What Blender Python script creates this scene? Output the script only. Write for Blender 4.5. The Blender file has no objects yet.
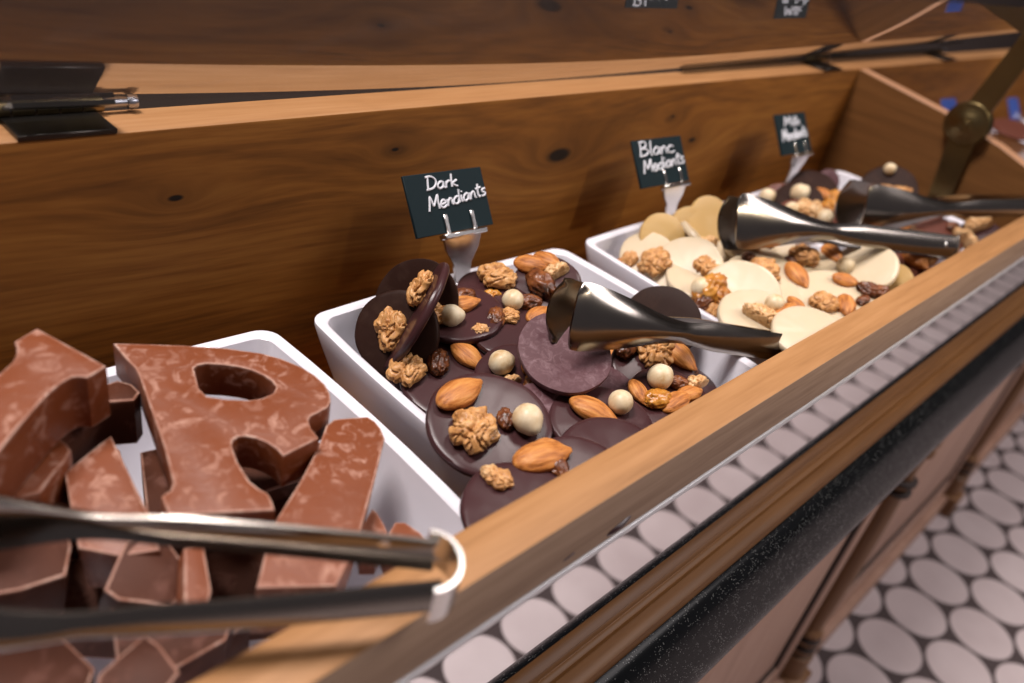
import bpy, bmesh, math, random
from mathutils import Vector, Matrix, noise
random.seed(7)
S = 0.2            # one unit here is the width of a dish, 20 cm
COL = bpy.context.scene.collection
scene = bpy.context.scene
# ------------------------------------------------------------------ camera
R = Matrix(((0.702231195, 0.260714465, -0.662494767),
            (-0.686692069, 0.493689363, -0.533596112),
            (0.187950393, 0.829637741, 0.525714627)))
CP = Vector((-1.02544971, -1.51852656, 1.14164920))
F = 805.27
def ray(x, y): return R @ Vector(((x - 512) / F, -(y - 341.5) / F, -1))
def on(x, y, ax, v):
    d = ray(x, y); return CP + d * ((v - CP[ax]) / d[ax])
def onplane(x, y, P, n):
    d = ray(x, y); return CP + d * ((P - CP).dot(n) / d.dot(n))
cam = bpy.data.cameras.new('camera'); co = bpy.data.objects.new('camera', cam); COL.objects.link(co)
co.matrix_world = Matrix.Translation(CP * S) @ R.to_4x4()
cam.sensor_width = 36; cam.lens = 36 * F / 1024; cam.clip_start = 0.01
cam.dof.use_dof = True; cam.dof.focus_distance = 0.40; cam.dof.aperture_fstop = 5.6
scene.camera = co
# ------------------------------------------------------------------ materials
def newmat(name):
    m = bpy.data.materials.new(name); m.use_nodes = True
    nt = m.node_tree; b = nt.nodes['Principled BSDF']; return m, nt, b
def N(nt, t, **k):
    n = nt.nodes.new(t)
    for a, v in k.items():
        if a in ('inputs',):
            for i, x in v.items(): n.inputs[i].default_value = x
        else: setattr(n, a, v)
    return n
def L(nt, a, b): nt.links.new(a, b)
def ramp(nt, src, stops):
    r = N(nt, 'ShaderNodeValToRGB'); e = r.color_ramp.elements
    while len(e) < len(stops): e.new(0.5)
    for i, (p, c) in enumerate(stops):
        e[i].position = p; e[i].color = (*c, 1) if len(c) == 3 else c
    L(nt, src, r.inputs[0]); return r.outputs[0]
def mth(nt, op, a, b=None, c=None):
    n = N(nt, 'ShaderNodeMath', operation=op)
    for i, v in enumerate((a, b, c)):
        if v is None: continue
        if isinstance(v, (int, float)): n.inputs[i].default_value = v
        else: L(nt, v, n.inputs[i])
    return n.outputs[0]
def vm(nt, op, a, b=None, out=0):
    n = N(nt, 'ShaderNodeVectorMath', operation=op)
    for i, v in enumerate((a, b)):
        if v is None: continue
        if isinstance(v, (tuple, list)): n.inputs[i].default_value = v
        else: L(nt, v, n.inputs[i])
    return n.outputs[out]
def bump(nt, b, h, strength=0.3, dist=0.001):
    n = N(nt, 'ShaderNodeBump'); n.inputs['Strength'].default_value = strength
    n.inputs['Distance'].default_value = dist; L(nt, h, n.inputs['Height']); L(nt, n.outputs[0], b.inputs['Normal'])
def plain(name, col, rough=0.5, metal=0.0, spec=0.5, coat=0.0):
    m, nt, b = newmat(name)
    b.inputs['Base Color'].default_value = (*col, 1); b.inputs['Roughness'].default_value = rough
    b.inputs['Metallic'].default_value = metal; b.inputs['Specular IOR Level'].default_value = spec
    b.inputs['Coat Weight'].default_value = coat
    return m
def wood(name, cols, axis='X', knots=(), plane='XZ', fine=1.0, rough=0.5, spec=0.3, rot=0.0):
    m, nt, b = newmat(name)
    tc = N(nt, 'ShaderNodeTexCoord').outputs['Object']
    sx = N(nt, 'ShaderNodeSeparateXYZ'); L(nt, tc, sx.inputs[0])
    o = {'X': sx.outputs[0], 'Y': sx.outputs[1], 'Z': sx.outputs[2]}
    al = axis; cr = [a for a in 'XYZ' if a != al]
    # squeeze the coordinates along the grain
    comb = N(nt, 'ShaderNodeCombineXYZ')
    g = mth(nt, 'MULTIPLY', o[al], .8)
    c1 = o[cr[0]]; c2 = o[cr[1]]
    if knots:
        # bend the grain around every knot and darken its heart
        acc = None; kd = None
        for (kx, kz, rr) in knots:
            dx = mth(nt, 'MULTIPLY', mth(nt, 'SUBTRACT', o['X'], kx * S), 0.42)
            dz = mth(nt, 'SUBTRACT', o['Z'], kz * S)
            d = mth(nt, 'SQRT', mth(nt, 'ADD', mth(nt, 'MULTIPLY', dx, dx), mth(nt, 'MULTIPLY', dz, dz)))
            e = mth(nt, 'POWER', 2.718, mth(nt, 'MULTIPLY', d, -1 / (rr * S * 1.6)))
            w = mth(nt, 'MULTIPLY', mth(nt, 'MULTIPLY', dz, e), -1.0)
            w2 = mth(nt, 'MULTIPLY', mth(nt, 'MULTIPLY', e, rr * S), .9)
            w = mth(nt, 'ADD', w, w2)
            acc = w if acc is None else mth(nt, 'ADD', acc, w)
            k = mth(nt, 'SUBTRACT', 1.0, mth(nt, 'DIVIDE', d, rr * S * 0.22)); k = mth(nt, 'MAXIMUM', k, 0)
            k = mth(nt, 'MINIMUM', mth(nt, 'MULTIPLY', k, 2), 1)
            ring = mth(nt, 'MULTIPLY', mth(nt, 'POWER', e, 2.0), .35); k = mth(nt, 'MAXIMUM', k, ring)
            kd = k if kd is None else mth(nt, 'MAXIMUM', kd, k)
        c2 = mth(nt, 'ADD', c2, acc)
    L(nt, g, comb.inputs[0])
    L(nt, mth(nt, 'MULTIPLY', c1, 14), comb.inputs[1]); L(nt, mth(nt, 'MULTIPLY', c2, 14), comb.inputs[2])
    n1 = N(nt, 'ShaderNodeTexNoise', inputs={'Scale': 2.2 * fine, 'Detail': 5, 'Roughness': .6, 'Distortion': .6}); L(nt, comb.outputs[0], n1.inputs['Vector'])
    n2 = N(nt, 'ShaderNodeTexNoise', inputs={'Scale': 22 * fine, 'Detail': 3, 'Roughness': .6}); L(nt, comb.outputs[0], n2.inputs['Vector'])
    f = mth(nt, 'ADD', mth(nt, 'MULTIPLY', n1.outputs[0], .6), mth(nt, 'MULTIPLY', n2.outputs[0], .4))
    c = ramp(nt, f, [(.33, cols[0]), (.5, cols[1]), (.68, cols[2])])
    if knots:
        mx = N(nt, 'ShaderNodeMixRGB'); L(nt, kd, mx.inputs[0]); L(nt, c, mx.inputs[1]); mx.inputs[2].default_value = (.012, .006, .003, 1); c = mx.outputs[0]
    L(nt, c, b.inputs['Base Color']); b.inputs['Roughness'].default_value = rough
    b.inputs['Specular IOR Level'].default_value = spec
    bump(nt, b, f, .25, .0006)
    return m
M = {}
M['wall_wood'] = wood('amber_stained_pine', [(.105, .037, .006), (.27, .102, .016), (.42, .180, .034)],
    knots=((1.104, .242, .16), (1.951, .213, .07), (-.25, .29, .05), (.38, .34, .035), (1.75, .33, .035)), rough=.6)
M['rail_wood'] = wood('oiled_pine_rail', [(.24, .11, .036), (.37, .18, .066), (.48, .25, .105)], fine=.8, rough=.5, spec=.4)
M['rail_front'] = wood('fill_lit_pine_face', [(.30, .19, .12), (.42, .28, .185), (.52, .36, .25)], fine=1.6, rough=.6, spec=.25)  # front face colour raised to carry fill light
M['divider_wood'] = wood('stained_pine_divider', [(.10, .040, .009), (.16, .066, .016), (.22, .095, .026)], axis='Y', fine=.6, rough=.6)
M['edge_wood'] = wood('lit_pine_edge', [(.27, .125, .045), (.34, .165, .062), (.40, .21, .09)], rough=.5, spec=.4)  # top of the back board, coloured paler as if lit from above
M['edge_wood_y'] = wood('lit_pine_divider_edge', [(.36, .18, .09), (.43, .225, .12), (.48, .26, .15)], axis='Y', rough=.5, spec=.4)  # divider top, overhead light put into a paler wood colour
M['moulding_wood'] = wood('dark_honey_moulding', [(.15, .060, .014), (.22, .095, .026), (.27, .125, .040)], fine=.6, rough=.45, spec=.25)
M['cabinet_wood'] = wood('limed_brown_cabinet_wood', [(.33, .19, .135), (.42, .25, .18), (.48, .30, .225)], axis='Z', fine=.8, rough=.55)
M['turned_wood'] = wood('turned_column_wood', [(.15, .07, .03), (.22, .11, .05), (.28, .15, .075)], axis='Z', fine=.8, rough=.45)
M['groove'] = plain('ring_and_gap_shade_brown', (.025, .012, .008), .6)  # dark rings, and the shade of gaps painted on strips
def ceramic():
    m, nt, b = newmat('white_glazed_porcelain')
    b.inputs['Base Color'].default_value = (.82, .81, .88, 1); b.inputs['Roughness'].default_value = .18
    b.inputs['Coat Weight'].default_value = .3; b.inputs['Coat Roughness'].default_value = .05
    return m
M['ceramic'] = ceramic()
def steel(name, col=(.27, .245, .22), rough=.2):
    m, nt, b = newmat(name)
    b.inputs['Base Color'].default_value = (*col, 1); b.inputs['Metallic'].default_value = 1
    tc = N(nt, 'ShaderNodeTexCoord').outputs['Object']
    n = N(nt, 'ShaderNodeTexNoise', inputs={'Scale': 90, 'Detail': 4}); L(nt, tc, n.inputs['Vector'])
    r = N(nt, 'ShaderNodeMapRange', inputs={'To Min': rough * .85, 'To Max': rough * 1.15}); L(nt, n.outputs[0], r.inputs[0]); L(nt, r.outputs[0], b.inputs['Roughness'])
    return m
M['steel'] = steel('polished_stainless_steel')
M['clip'] = steel('bright_clip_steel', (.72, .70, .68), .22)
M['mirror'] = steel('polished_front_panel', (.80, .78, .79), .015)
M['trim'] = plain('pale_highlight_trim', (.78, .78, .80), .35, .3)  # pale strips that draw bright edge lines
M['brass'] = steel('aged_brass', (.22, .165, .075), .32)
M['dark_metal'] = steel('dark_hinge_steel', (.06, .055, .05), .35)
M['hinge_barrel'] = steel('bronze_hinge_barrel', (.22, .17, .09), .3)
M['hinge_pin'] = steel('zinc_hinge_pin', (.45, .47, .52), .3)
def choc(name, c1, c2, bloom=(.3, .2, .2), amt=.5, rough=.35, lo=.5, hi=.75, scale=60, coat=0, spec=.5, tex=.15):
    m, nt, b = newmat(name)
    tc = N(nt, 'ShaderNodeTexCoord').outputs['Object']
    oi = N(nt, 'ShaderNodeObjectInfo').outputs['Random']
    v = vm(nt, 'ADD', tc, None); va = v.node
    cx = N(nt, 'ShaderNodeCombineXYZ'); L(nt, mth(nt, 'MULTIPLY', oi, 7.0), cx.inputs[0]); L(nt, cx.outputs[0], va.inputs[1])
    n1 = N(nt, 'ShaderNodeTexNoise', inputs={'Scale': scale, 'Detail': 6, 'Roughness': .62, 'Distortion': .8}); L(nt, v, n1.inputs['Vector'])
    n2 = N(nt, 'ShaderNodeTexNoise', inputs={'Scale': scale * .35, 'Detail': 3}); L(nt, v, n2.inputs['Vector'])
    n3 = N(nt, 'ShaderNodeTexNoise', inputs={'Scale': scale * 6, 'Detail': 3}); L(nt, v, n3.inputs['Vector'])
    base = N(nt, 'ShaderNodeMixRGB'); L(nt, n2.outputs[0], base.inputs[0]); base.inputs[1].default_value = (*c1, 1); base.inputs[2].default_value = (*c2, 1)
    f = N(nt, 'ShaderNodeMapRange', inputs={'From Min': lo, 'From Max': hi, 'To Max': amt}); L(nt, n1.outputs[0], f.inputs[0])
    msk = N(nt, 'ShaderNodeMapRange', inputs={'From Min': .38, 'From Max': .62, 'To Min': .25, 'To Max': 1.1}); L(nt, n2.outputs[0], msk.inputs[0])
    f2 = mth(nt, 'MULTIPLY', mth(nt, 'MULTIPLY', f.outputs[0], msk.outputs[0]), mth(nt, 'ADD', mth(nt, 'MULTIPLY', n3.outputs[0], 1.4), .3))
    mx = N(nt, 'ShaderNodeMixRGB'); L(nt, f2, mx.inputs[0]); L(nt, base.outputs[0], mx.inputs[1]); mx.inputs[2].default_value = (*bloom, 1)
    L(nt, mx.outputs[0], b.inputs['Base Color'])
    rr = mth(nt, 'ADD', mth(nt, 'MULTIPLY', f2, .5), rough); L(nt, rr, b.inputs['Roughness'])
    b.inputs['Specular IOR Level'].default_value = spec; b.inputs['Coat Weight'].default_value = coat; b.inputs['Coat Roughness'].default_value = .15
    bump(nt, b, n1.outputs[0], tex, .0008)
    return m
M['milk'] = choc('milk_chocolate_with_bloom', (.170, .041, .011), (.215, .055, .015), (.43, .23, .165), .85, .45, .52, .64, 150, tex=.4)
M['milk_edge'] = choc('worn_pale_chocolate_edge', (.24, .085, .045), (.34, .155, .10), (.52, .34, .27), .9, .5, .42, .6, 160, tex=.3)
M['milk_shaded'] = choc('shaded_milk_chocolate', (.055, .017, .009), (.10, .031, .014), (.30, .15, .12), .6, .55, .52, .74, 90, spec=.2, tex=.3)  # milk chocolate with the shade of the low pieces in its colour
M['dark'] = choc('dark_chocolate', (.040, .014, .015), (.062, .024, .026), (.20, .13, .13), .35, .30, .62, .8, 45, coat=.0, spec=.34, tex=.08)
M['dark_dusty'] = choc('dusty_dark_chocolate', (.085, .034, .040), (.125, .055, .064), (.36, .25, .27), .6, .55, .46, .74, 230, spec=.3, tex=.3)
M['dark_black'] = choc('near_black_chocolate', (.020, .008, .005), (.032, .013, .009), (.09, .05, .035), .5, .5, .52, .78, 90, spec=.12, tex=.15)
M['white'] = choc('white_chocolate', (.60, .49, .33), (.66, .55, .39), (.72, .64, .50), .5, .32, .5, .8, 40, coat=.1, tex=.06)
M['white_amber'] = choc('yellow_white_chocolate', (.52, .33, .11), (.58, .38, .15), (.66, .50, .28), .5, .4, .5, .8, 40, tex=.06)
M['milk2'] = choc('glossy_milk_chocolate', (.12, .038, .025), (.16, .055, .036), (.30, .16, .14), .4, .28, .6, .8, 45, coat=.2, tex=.1)
for k in ('white', 'white_amber'):
    b = M[k].node_tree.nodes['Principled BSDF']; b.inputs['Subsurface Weight'].default_value = .15; b.inputs['Subsurface Radius'].default_value = (.004, .003, .0015)
def nut(name, stops, sx=(1, 1, 1), scale=300, rough=.5, bs=.5, spec=.4, sss=0):
    m, nt, b = newmat(name)
    tc = N(nt, 'ShaderNodeTexCoord').outputs['Object']
    oi = N(nt, 'ShaderNodeObjectInfo').outputs['Random']
    mp = vm(nt, 'MULTIPLY', tc, sx)
    cx = N(nt, 'ShaderNodeCombineXYZ'); L(nt, mth(nt, 'MULTIPLY', oi, 3.0), cx.inputs[0])
    v = vm(nt, 'ADD', mp, cx.outputs[0])
    n = N(nt, 'ShaderNodeTexNoise', inputs={'Scale': scale, 'Detail': 4, 'Roughness': .6}); L(nt, v, n.inputs['Vector'])
    c = ramp(nt, n.outputs[0], stops); L(nt, c, b.inputs['Base Color'])
    b.inputs['Roughness'].default_value = rough; b.inputs['Specular IOR Level'].default_value = spec
    if sss: b.inputs['Subsurface Weight'].default_value = sss; b.inputs['Subsurface Radius'].default_value = (.003, .0015, .0006)
    bump(nt, b, n.outputs[0], bs, .0012)
    return m
M['almond'] = nut('almond_skin', [(.3, (.22, .065, .012)), (.5, (.50, .18, .038)), (.7, (.66, .30, .08))], (.12, 1, 1), 420, .5, .6)
M['walnut'] = nut('walnut_flesh', [(.3, (.32, .13, .035)), (.5, (.58, .29, .10)), (.72, (.70, .42, .19))], (1, 1, 1), 160, .42, .12)
M['walnut_pale'] = nut('pale_walnut_flesh', [(.3, (.45, .22, .08)), (.5, (.66, .40, .18)), (.72, (.80, .60, .36))], (1, 1, 1), 160, .42, .3)
M['hazelnut'] = nut('blanched_hazelnut', [(.3, (.52, .33, .15)), (.45, (.70, .55, .34)), (.7, (.82, .72, .52))], (1, 1, .4), 130, .38, .15)
M['raisin'] = nut('raisin_skin', [(.3, (.03, .012, .006)), (.5, (.14, .040, .012)), (.75, (.32, .11, .03))], (1, 1, 1), 170, .3, .9, .6, .1)
M['golden'] = nut('golden_raisin_skin', [(.3, (.25, .085, .01)), (.5, (.50, .20, .025)), (.75, (.66, .33, .07))], (1, 1, 1), 110, .28, .5, .6, .2)
def granite():
    m, nt, b = newmat('black_speckled_granite')
    tc = N(nt, 'ShaderNodeTexCoord').outputs['Object']
    v = N(nt, 'ShaderNodeTexVoronoi', inputs={'Scale': 900}); L(nt, tc, v.inputs['Vector'])
    n = N(nt, 'ShaderNodeTexNoise', inputs={'Scale': 260, 'Detail': 3}); L(nt, tc, n.inputs['Vector'])
    f = mth(nt, 'MULTIPLY', mth(nt, 'LESS_THAN', v.outputs['Distance'], .22), mth(nt, 'GREATER_THAN', n.outputs[0], .50))
    mx = N(nt, 'ShaderNodeMixRGB'); L(nt, f, mx.inputs[0]); mx.inputs[1].default_value = (.008, .009, .010, 1); mx.inputs[2].default_value = (.30, .30, .29, 1)
    L(nt, mx.outputs[0], b.inputs['Base Color']); b.inputs['Roughness'].default_value = .22; b.inputs['Specular IOR Level'].default_value = .09
    return m
M['granite'] = granite()
def penny():
    P = .4805 * S; m, nt, b = newmat('round_white_tile_mosaic')
    tc = N(nt, 'ShaderNodeTexCoord').outputs['Object']
    sx = N(nt, 'ShaderNodeSeparateXYZ'); L(nt, tc, sx.inputs[0])
    ox, oy = 3.904 * S, -1.379 * S
    u = mth(nt, 'DIVIDE', mth(nt, 'SUBTRACT', sx.outputs[0], ox), P); v = mth(nt, 'DIVIDE', mth(nt, 'SUBTRACT', sx.outputs[1], oy), P)
    def cell(du, dv):
        a = mth(nt, 'FLOORED_MODULO', mth(nt, 'ADD', u, .5 + du), 1.0); a = mth(nt, 'SUBTRACT', a, .5)
        c = mth(nt, 'FLOORED_MODULO', mth(nt, 'ADD', v, .8333 + dv), 1.6666); c = mth(nt, 'SUBTRACT', c, .8333)
        c = mth(nt, 'MULTIPLY', c, 1.04)
        return mth(nt, 'SQRT', mth(nt, 'ADD', mth(nt, 'MULTIPLY', a, a), mth(nt, 'MULTIPLY', c, c)))
    d = mth(nt, 'MINIMUM', cell(0, 0), cell(.5, .8333))
    f = N(nt, 'ShaderNodeMapRange', inputs={'From Min': .462, 'From Max': .476}); L(nt, d, f.inputs[0])
    n = N(nt, 'ShaderNodeTexNoise', inputs={'Scale': 14, 'Detail': 3}); L(nt, tc, n.inputs['Vector'])
    tile = ramp(nt, n.outputs[0], [(.3, (.50, .42, .42)), (.7, (.58, .50, .50))])
    mx = N(nt, 'ShaderNodeMixRGB'); L(nt, f.outputs[0], mx.inputs[0]); L(nt, tile, mx.inputs[1]); mx.inputs[2].default_value = (.055, .038, .038, 1)
    L(nt, mx.outputs[0], b.inputs['Base Color'])
    L(nt, mth(nt, 'ADD', mth(nt, 'MULTIPLY', f.outputs[0], .4), .35), b.inputs['Roughness'])
    bump(nt, b, mth(nt, 'SUBTRACT', 1.0, f.outputs[0]), .4, .002)
    return m
M['penny'] = penny()
def acrylic(reflecting):
    m = bpy.data.materials.new('clear_acrylic_underside' if reflecting else 'clear_acrylic'); m.use_nodes = True; nt = m.node_tree
    nt.nodes.clear(); out = N(nt, 'ShaderNodeOutputMaterial')
    tr = N(nt, 'ShaderNodeBsdfTransparent'); tr.inputs[0].default_value = (.93, .93, .94, 1)
    if not reflecting: L(nt, tr.outputs[0], out.inputs[0]); return m
    gl = N(nt, 'ShaderNodeBsdfGlossy'); gl.inputs['Roughness'].default_value = .015; gl.inputs['Color'].default_value = (.92, .92, .95, 1)
    fr = N(nt, 'ShaderNodeFresnel'); fr.inputs[0].default_value = 1.49
    geo = N(nt, 'ShaderNodeNewGeometry')
    k = mth(nt, 'MULTIPLY', fr.outputs[0], mth(nt, 'SUBTRACT', 1.0, geo.outputs['Backfacing']))
    mix = N(nt, 'ShaderNodeMixShader'); L(nt, k, mix.inputs[0]); L(nt, tr.outputs[0], mix.inputs[1]); L(nt, gl.outputs[0], mix.inputs[2])
    # wiped dust and fine scratches
    tc = N(nt, 'ShaderNodeTexCoord').outputs['Object']
    mp = vm(nt, 'MULTIPLY', tc, (26, 4, 4))
    n = N(nt, 'ShaderNodeTexNoise', inputs={'Scale': 3.0, 'Detail': 5, 'Distortion': 1.2}); L(nt, mp, n.inputs['Vector'])
    h = N(nt, 'ShaderNodeMapRange', inputs={'From Min': .56, 'From Max': .8, 'To Min': .015, 'To Max': .16}); L(nt, n.outputs[0], h.inputs[0])
    df = N(nt, 'ShaderNodeBsdfDiffuse'); df.inputs[0].default_value = (.6, .56, .54, 1)
    mix2 = N(nt, 'ShaderNodeMixShader'); L(nt, h.outputs[0], mix2.inputs[0]); L(nt, mix.outputs[0], mix2.inputs[1]); L(nt, df.outputs[0], mix2.inputs[2])
    L(nt, mix2.outputs[0], out.inputs[0]); return m
M['acrylic_under'] = acrylic(True); M['acrylic'] = acrylic(False)
M['slate'] = plain('chalkboard_slate', (.007, .017, .021), .6, 0, .15)
M['chalk'] = plain('white_chalk_pen', (.72, .74, .80), .7)
M['blue'] = plain('blue_card', (.04, .08, .30), .4)
M['room'] = plain('dim_brown_wall', (.05, .035, .03), .8)
M['red'] = plain('dull_red_plastic', (.35, .03, .04), .5)
# ------------------------------------------------------------------ mesh helpers
def link(name, bm, mats, parent=None, smooth=True, scale=S):
    if scale != 1: bmesh.ops.scale(bm, vec=(scale,) * 3, verts=bm.verts)
    me = bpy.data.meshes.new(name); bm.to_mesh(me); bm.free()
    for p in me.polygons: p.use_smooth = smooth
    if not isinstance(mats, (list, tuple)): mats = [mats]
    for x in mats: me.materials.append(x)
    o = bpy.data.objects.new(name, me); COL.objects.link(o); o.parent = parent
    if smooth: sharp(o)
    return o
def sharp(o, ang=38):
    me = o.data
    bm = bmesh.new(); bm.from_mesh(me)
    for e in bm.edges:
        if len(e.link_faces) == 2 and e.calc_face_angle(0) > math.radians(ang): e.smooth = False
    bm.to_mesh(me); bm.free()
def thing(name, label, cat, loc=(0, 0, 0), rot=None, group=None):
    o = bpy.data.objects.new(name, None); COL.objects.link(o); o.empty_display_size = .01
    M4 = Matrix.Translation(Vector(loc) * S)
    if rot is not None: M4 = M4 @ rot.to_4x4()
    o.matrix_world = M4
    o['label'] = label; o['category'] = cat
    if group: o['group'] = group
    return o
def tag(o, label, cat, group=None):
    o['label'] = label; o['category'] = cat
    if group: o['group'] = group
def box(bm, x0, x1, y0, y1, z0, z1, bev=0.0, seg=2):
    r = bmesh.ops.create_cube(bm, size=1); vs = r['verts']
    for v in vs:
        v.co = Vector((x0 + (v.co.x + .5) * (x1 - x0), y0 + (v.co.y + .5) * (y1 - y0), z0 + (v.co.z + .5) * (z1 - z0)))
    if bev:
        es = list({e for v in vs for e in v.link_edges})
        bmesh.ops.bevel(bm, geom=es, offset=bev, segments=seg, affect='EDGES', profile=.5)
    return bm
def prism_x(bm, prof, x0, x1, nx=1):
    """profile in (y, z), extruded along x"""
    rings = []
    for i in range(nx + 1):
        x = x0 + (x1 - x0) * i / nx
        rings.append([bm.verts.new((x, y, z)) for y, z in prof])
    n = len(prof)
    for a, b in zip(rings, rings[1:]):
        for i in range(n): bm.faces.new((a[i], a[(i + 1) % n], b[(i + 1) % n], b[i]))
    bm.faces.new(rings[0][::-1]); bm.faces.new(rings[-1])
    bmesh.ops.recalc_face_normals(bm, faces=bm.faces)
    return bm
def tube(bm, pts, r, seg=8, cap=True):
    rings = []
    pts = [Vector(p) for p in pts]
    rr = r if isinstance(r, (list, tuple)) else [r] * len(pts)
    up = Vector((0, 0, 1))
    for i, p in enumerate(pts):
        t = (pts[min(i + 1, len(pts) - 1)] - pts[max(i - 1, 0)]).normalized()
        if abs(t.dot(up)) > .95: a = t.cross(Vector((1, 0, 0))).normalized()
        else: a = t.cross(up).normalized()
        b = t.cross(a)
        rings.append([bm.verts.new(p + (a * math.cos(2 * math.pi * k / seg) + b * math.sin(2 * math.pi * k / seg)) * rr[i]) for k in range(seg)])
    for A, B in zip(rings, rings[1:]):
        for k in range(seg): bm.faces.new((A[k], A[(k + 1) % seg], B[(k + 1) % seg], B[k]))
    if cap: bm.faces.new(rings[0][::-1]); bm.faces.new(rings[-1])
    return bm
def lathe(bm, prof, seg=32, c=(0, 0, 0), M3=None):
    """(r, z) profile around z"""
    rings = []
    for r, z in prof:
        ring = []
        for k in range(seg):
            a = 2 * math.pi * k / seg; v = Vector((r * math.cos(a), r * math.sin(a), z))
            if M3: v = M3 @ v
            ring.append(bm.verts.new(v + Vector(c)))
        rings.append(ring)
    for A, B in zip(rings, rings[1:]):
        for k in range(seg): bm.faces.new((A[k], A[(k + 1) % seg], B[(k + 1) % seg], B[k]))
    bm.faces.new(rings[0][::-1]); bm.faces.new(rings[-1])
    return bm
# ------------------------------------------------------------------ key sizes (in dish widths)
G = .0997
YB, ZB = .176, .457          # inner face and top of the back board
YBO = .312                   # outer face of the back board
RI, RO, RT, RBt = -.893, -.989, .15, .007   # front rail: inner, outer, top, bottom
XD = 3.398                   # divider face
ZF = -3.0                    # floor
X0, X1 = -3.4, 8.2
TH = math.radians(23.0)
# ------------------------------------------------------------------ setting
def struct(name, bm, mat):
    o = link(name, bm, mat, None, smooth=False); o['kind'] = 'structure'; return o
bm = bmesh.new(); box(bm, -9, 26, -16, 10.5, ZF - .2, ZF); struct('floor', bm, M['penny'])
bm = bmesh.new(); box(bm, -9, 26, 2.2, 2.5, ZF, 14); struct('wall_back', bm, M['room'])
bm = bmesh.new(); box(bm, 25.5, 26, -16, 2.2, ZF, 14); struct('wall_right', bm, M['room'])
# ------------------------------------------------------------------ display counter
D = thing('display_counter', 'long pine display trough on a brown cabinet, with raised clear lid and polished front', 'display counter', (0, 0, 0))
bm = bmesh.new(); box(bm, X0, X1, YB, YBO, -.44, ZB, .006)
bb = link('back_board', bm, [M['wall_wood'], M['edge_wood']], D)
for p in bb.data.polygons:
    if p.normal.z > .7: p.material_index = 1
bb['label'] = 'amber pine back board with dark knots'
bm = bmesh.new(); box(bm, X0, X1, RO, RI, RBt, RT, .005)
rl = link('front_rail', bm, [M['rail_wood'], M['rail_front']], D)
for p in rl.data.polygons:
    if p.normal.y < -.7: p.material_index = 1
bm = bmesh.new(); box(bm, X0, X1, RI - .04, RI - .005, -.42, RBt); link('front_board', bm, M['wall_wood'], D)
bm = bmesh.new(); box(bm, X0, X1, RI - .04, YB, -.46, -.405); link('trough_floor', bm, M['wall_wood'], D)
# divider with sloping top
def divider(x0, x1):
    prof = [(YB, -.40), (YB, ZB - .002), (-.06, .425), (-.308, .391), (-.605, .332), (-.76, .283), (RI - .0, .20), (RI, -.40)]
    bm = prism_x(bmesh.new(), prof, x0, x1); bmesh.ops.bevel(bm, geom=[e for e in bm.edges], offset=.004, segments=1, affect='EDGES')
    o = link('divider', bm, [M['divider_wood'], M['edge_wood_y']], D)
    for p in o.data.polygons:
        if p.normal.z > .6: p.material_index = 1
    return o
divider(XD, XD + .085)
# polished vertical front, a pale strip drawn as its edge highlight, moulding and granite
bm = bmesh.new(); box(bm, X0, X1, -.986, -.955, -.40, -.012, .002, 1); mp_ = link('polished_front_panel', bm, M['mirror'], D); mp_['label'] = 'mirror polished panel reflecting the floor tiles'
bm = bmesh.new(); box(bm, X0, X1, -.9925, -.96, -.012, RBt - .001, .004, 2); link('edge_strip', bm, M['trim'], D)
prof = [(-.96, -.45), (-.96, -.392), (-.9875, -.392), (-.992, -.396), (-1.0, -.398), (-1.003, -.404), (-1.003, -.41), (-1.012, -.410), (-1.03, -.412), (-1.042, -.42), (-1.046, -.433), (-1.046, -.45)]
bm = prism_x(bmesh.new(), prof, X0, X1); link('moulding', bm, M['moulding_wood'], D)
gp = [(y_ - .007, z_) for y_, z_ in [(-.90, -.452), (-1.035, -.452), (-1.055, -.459), (-1.072, -.474), (-1.087, -.497), (-1.100, -.528), (-1.113, -.562), (-1.127, -.598), (-1.139, -.63), (-1.147, -.658), (-1.149, -.678), (-1.143, -.694), (-1.130, -.701), (-.90, -.701)]]
bm = prism_x(bmesh.new(), gp, X0, X1); link('granite_ledge', bm, M['granite'], D)
bm = bmesh.new(); box(bm, X0, X1, -1.138, -1.05, -.716, -.699, .004, 2); link('ledge_shine_strip', bm, M['trim'], D)  # pale strip drawn for the shine along the granite's lower edge
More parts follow.
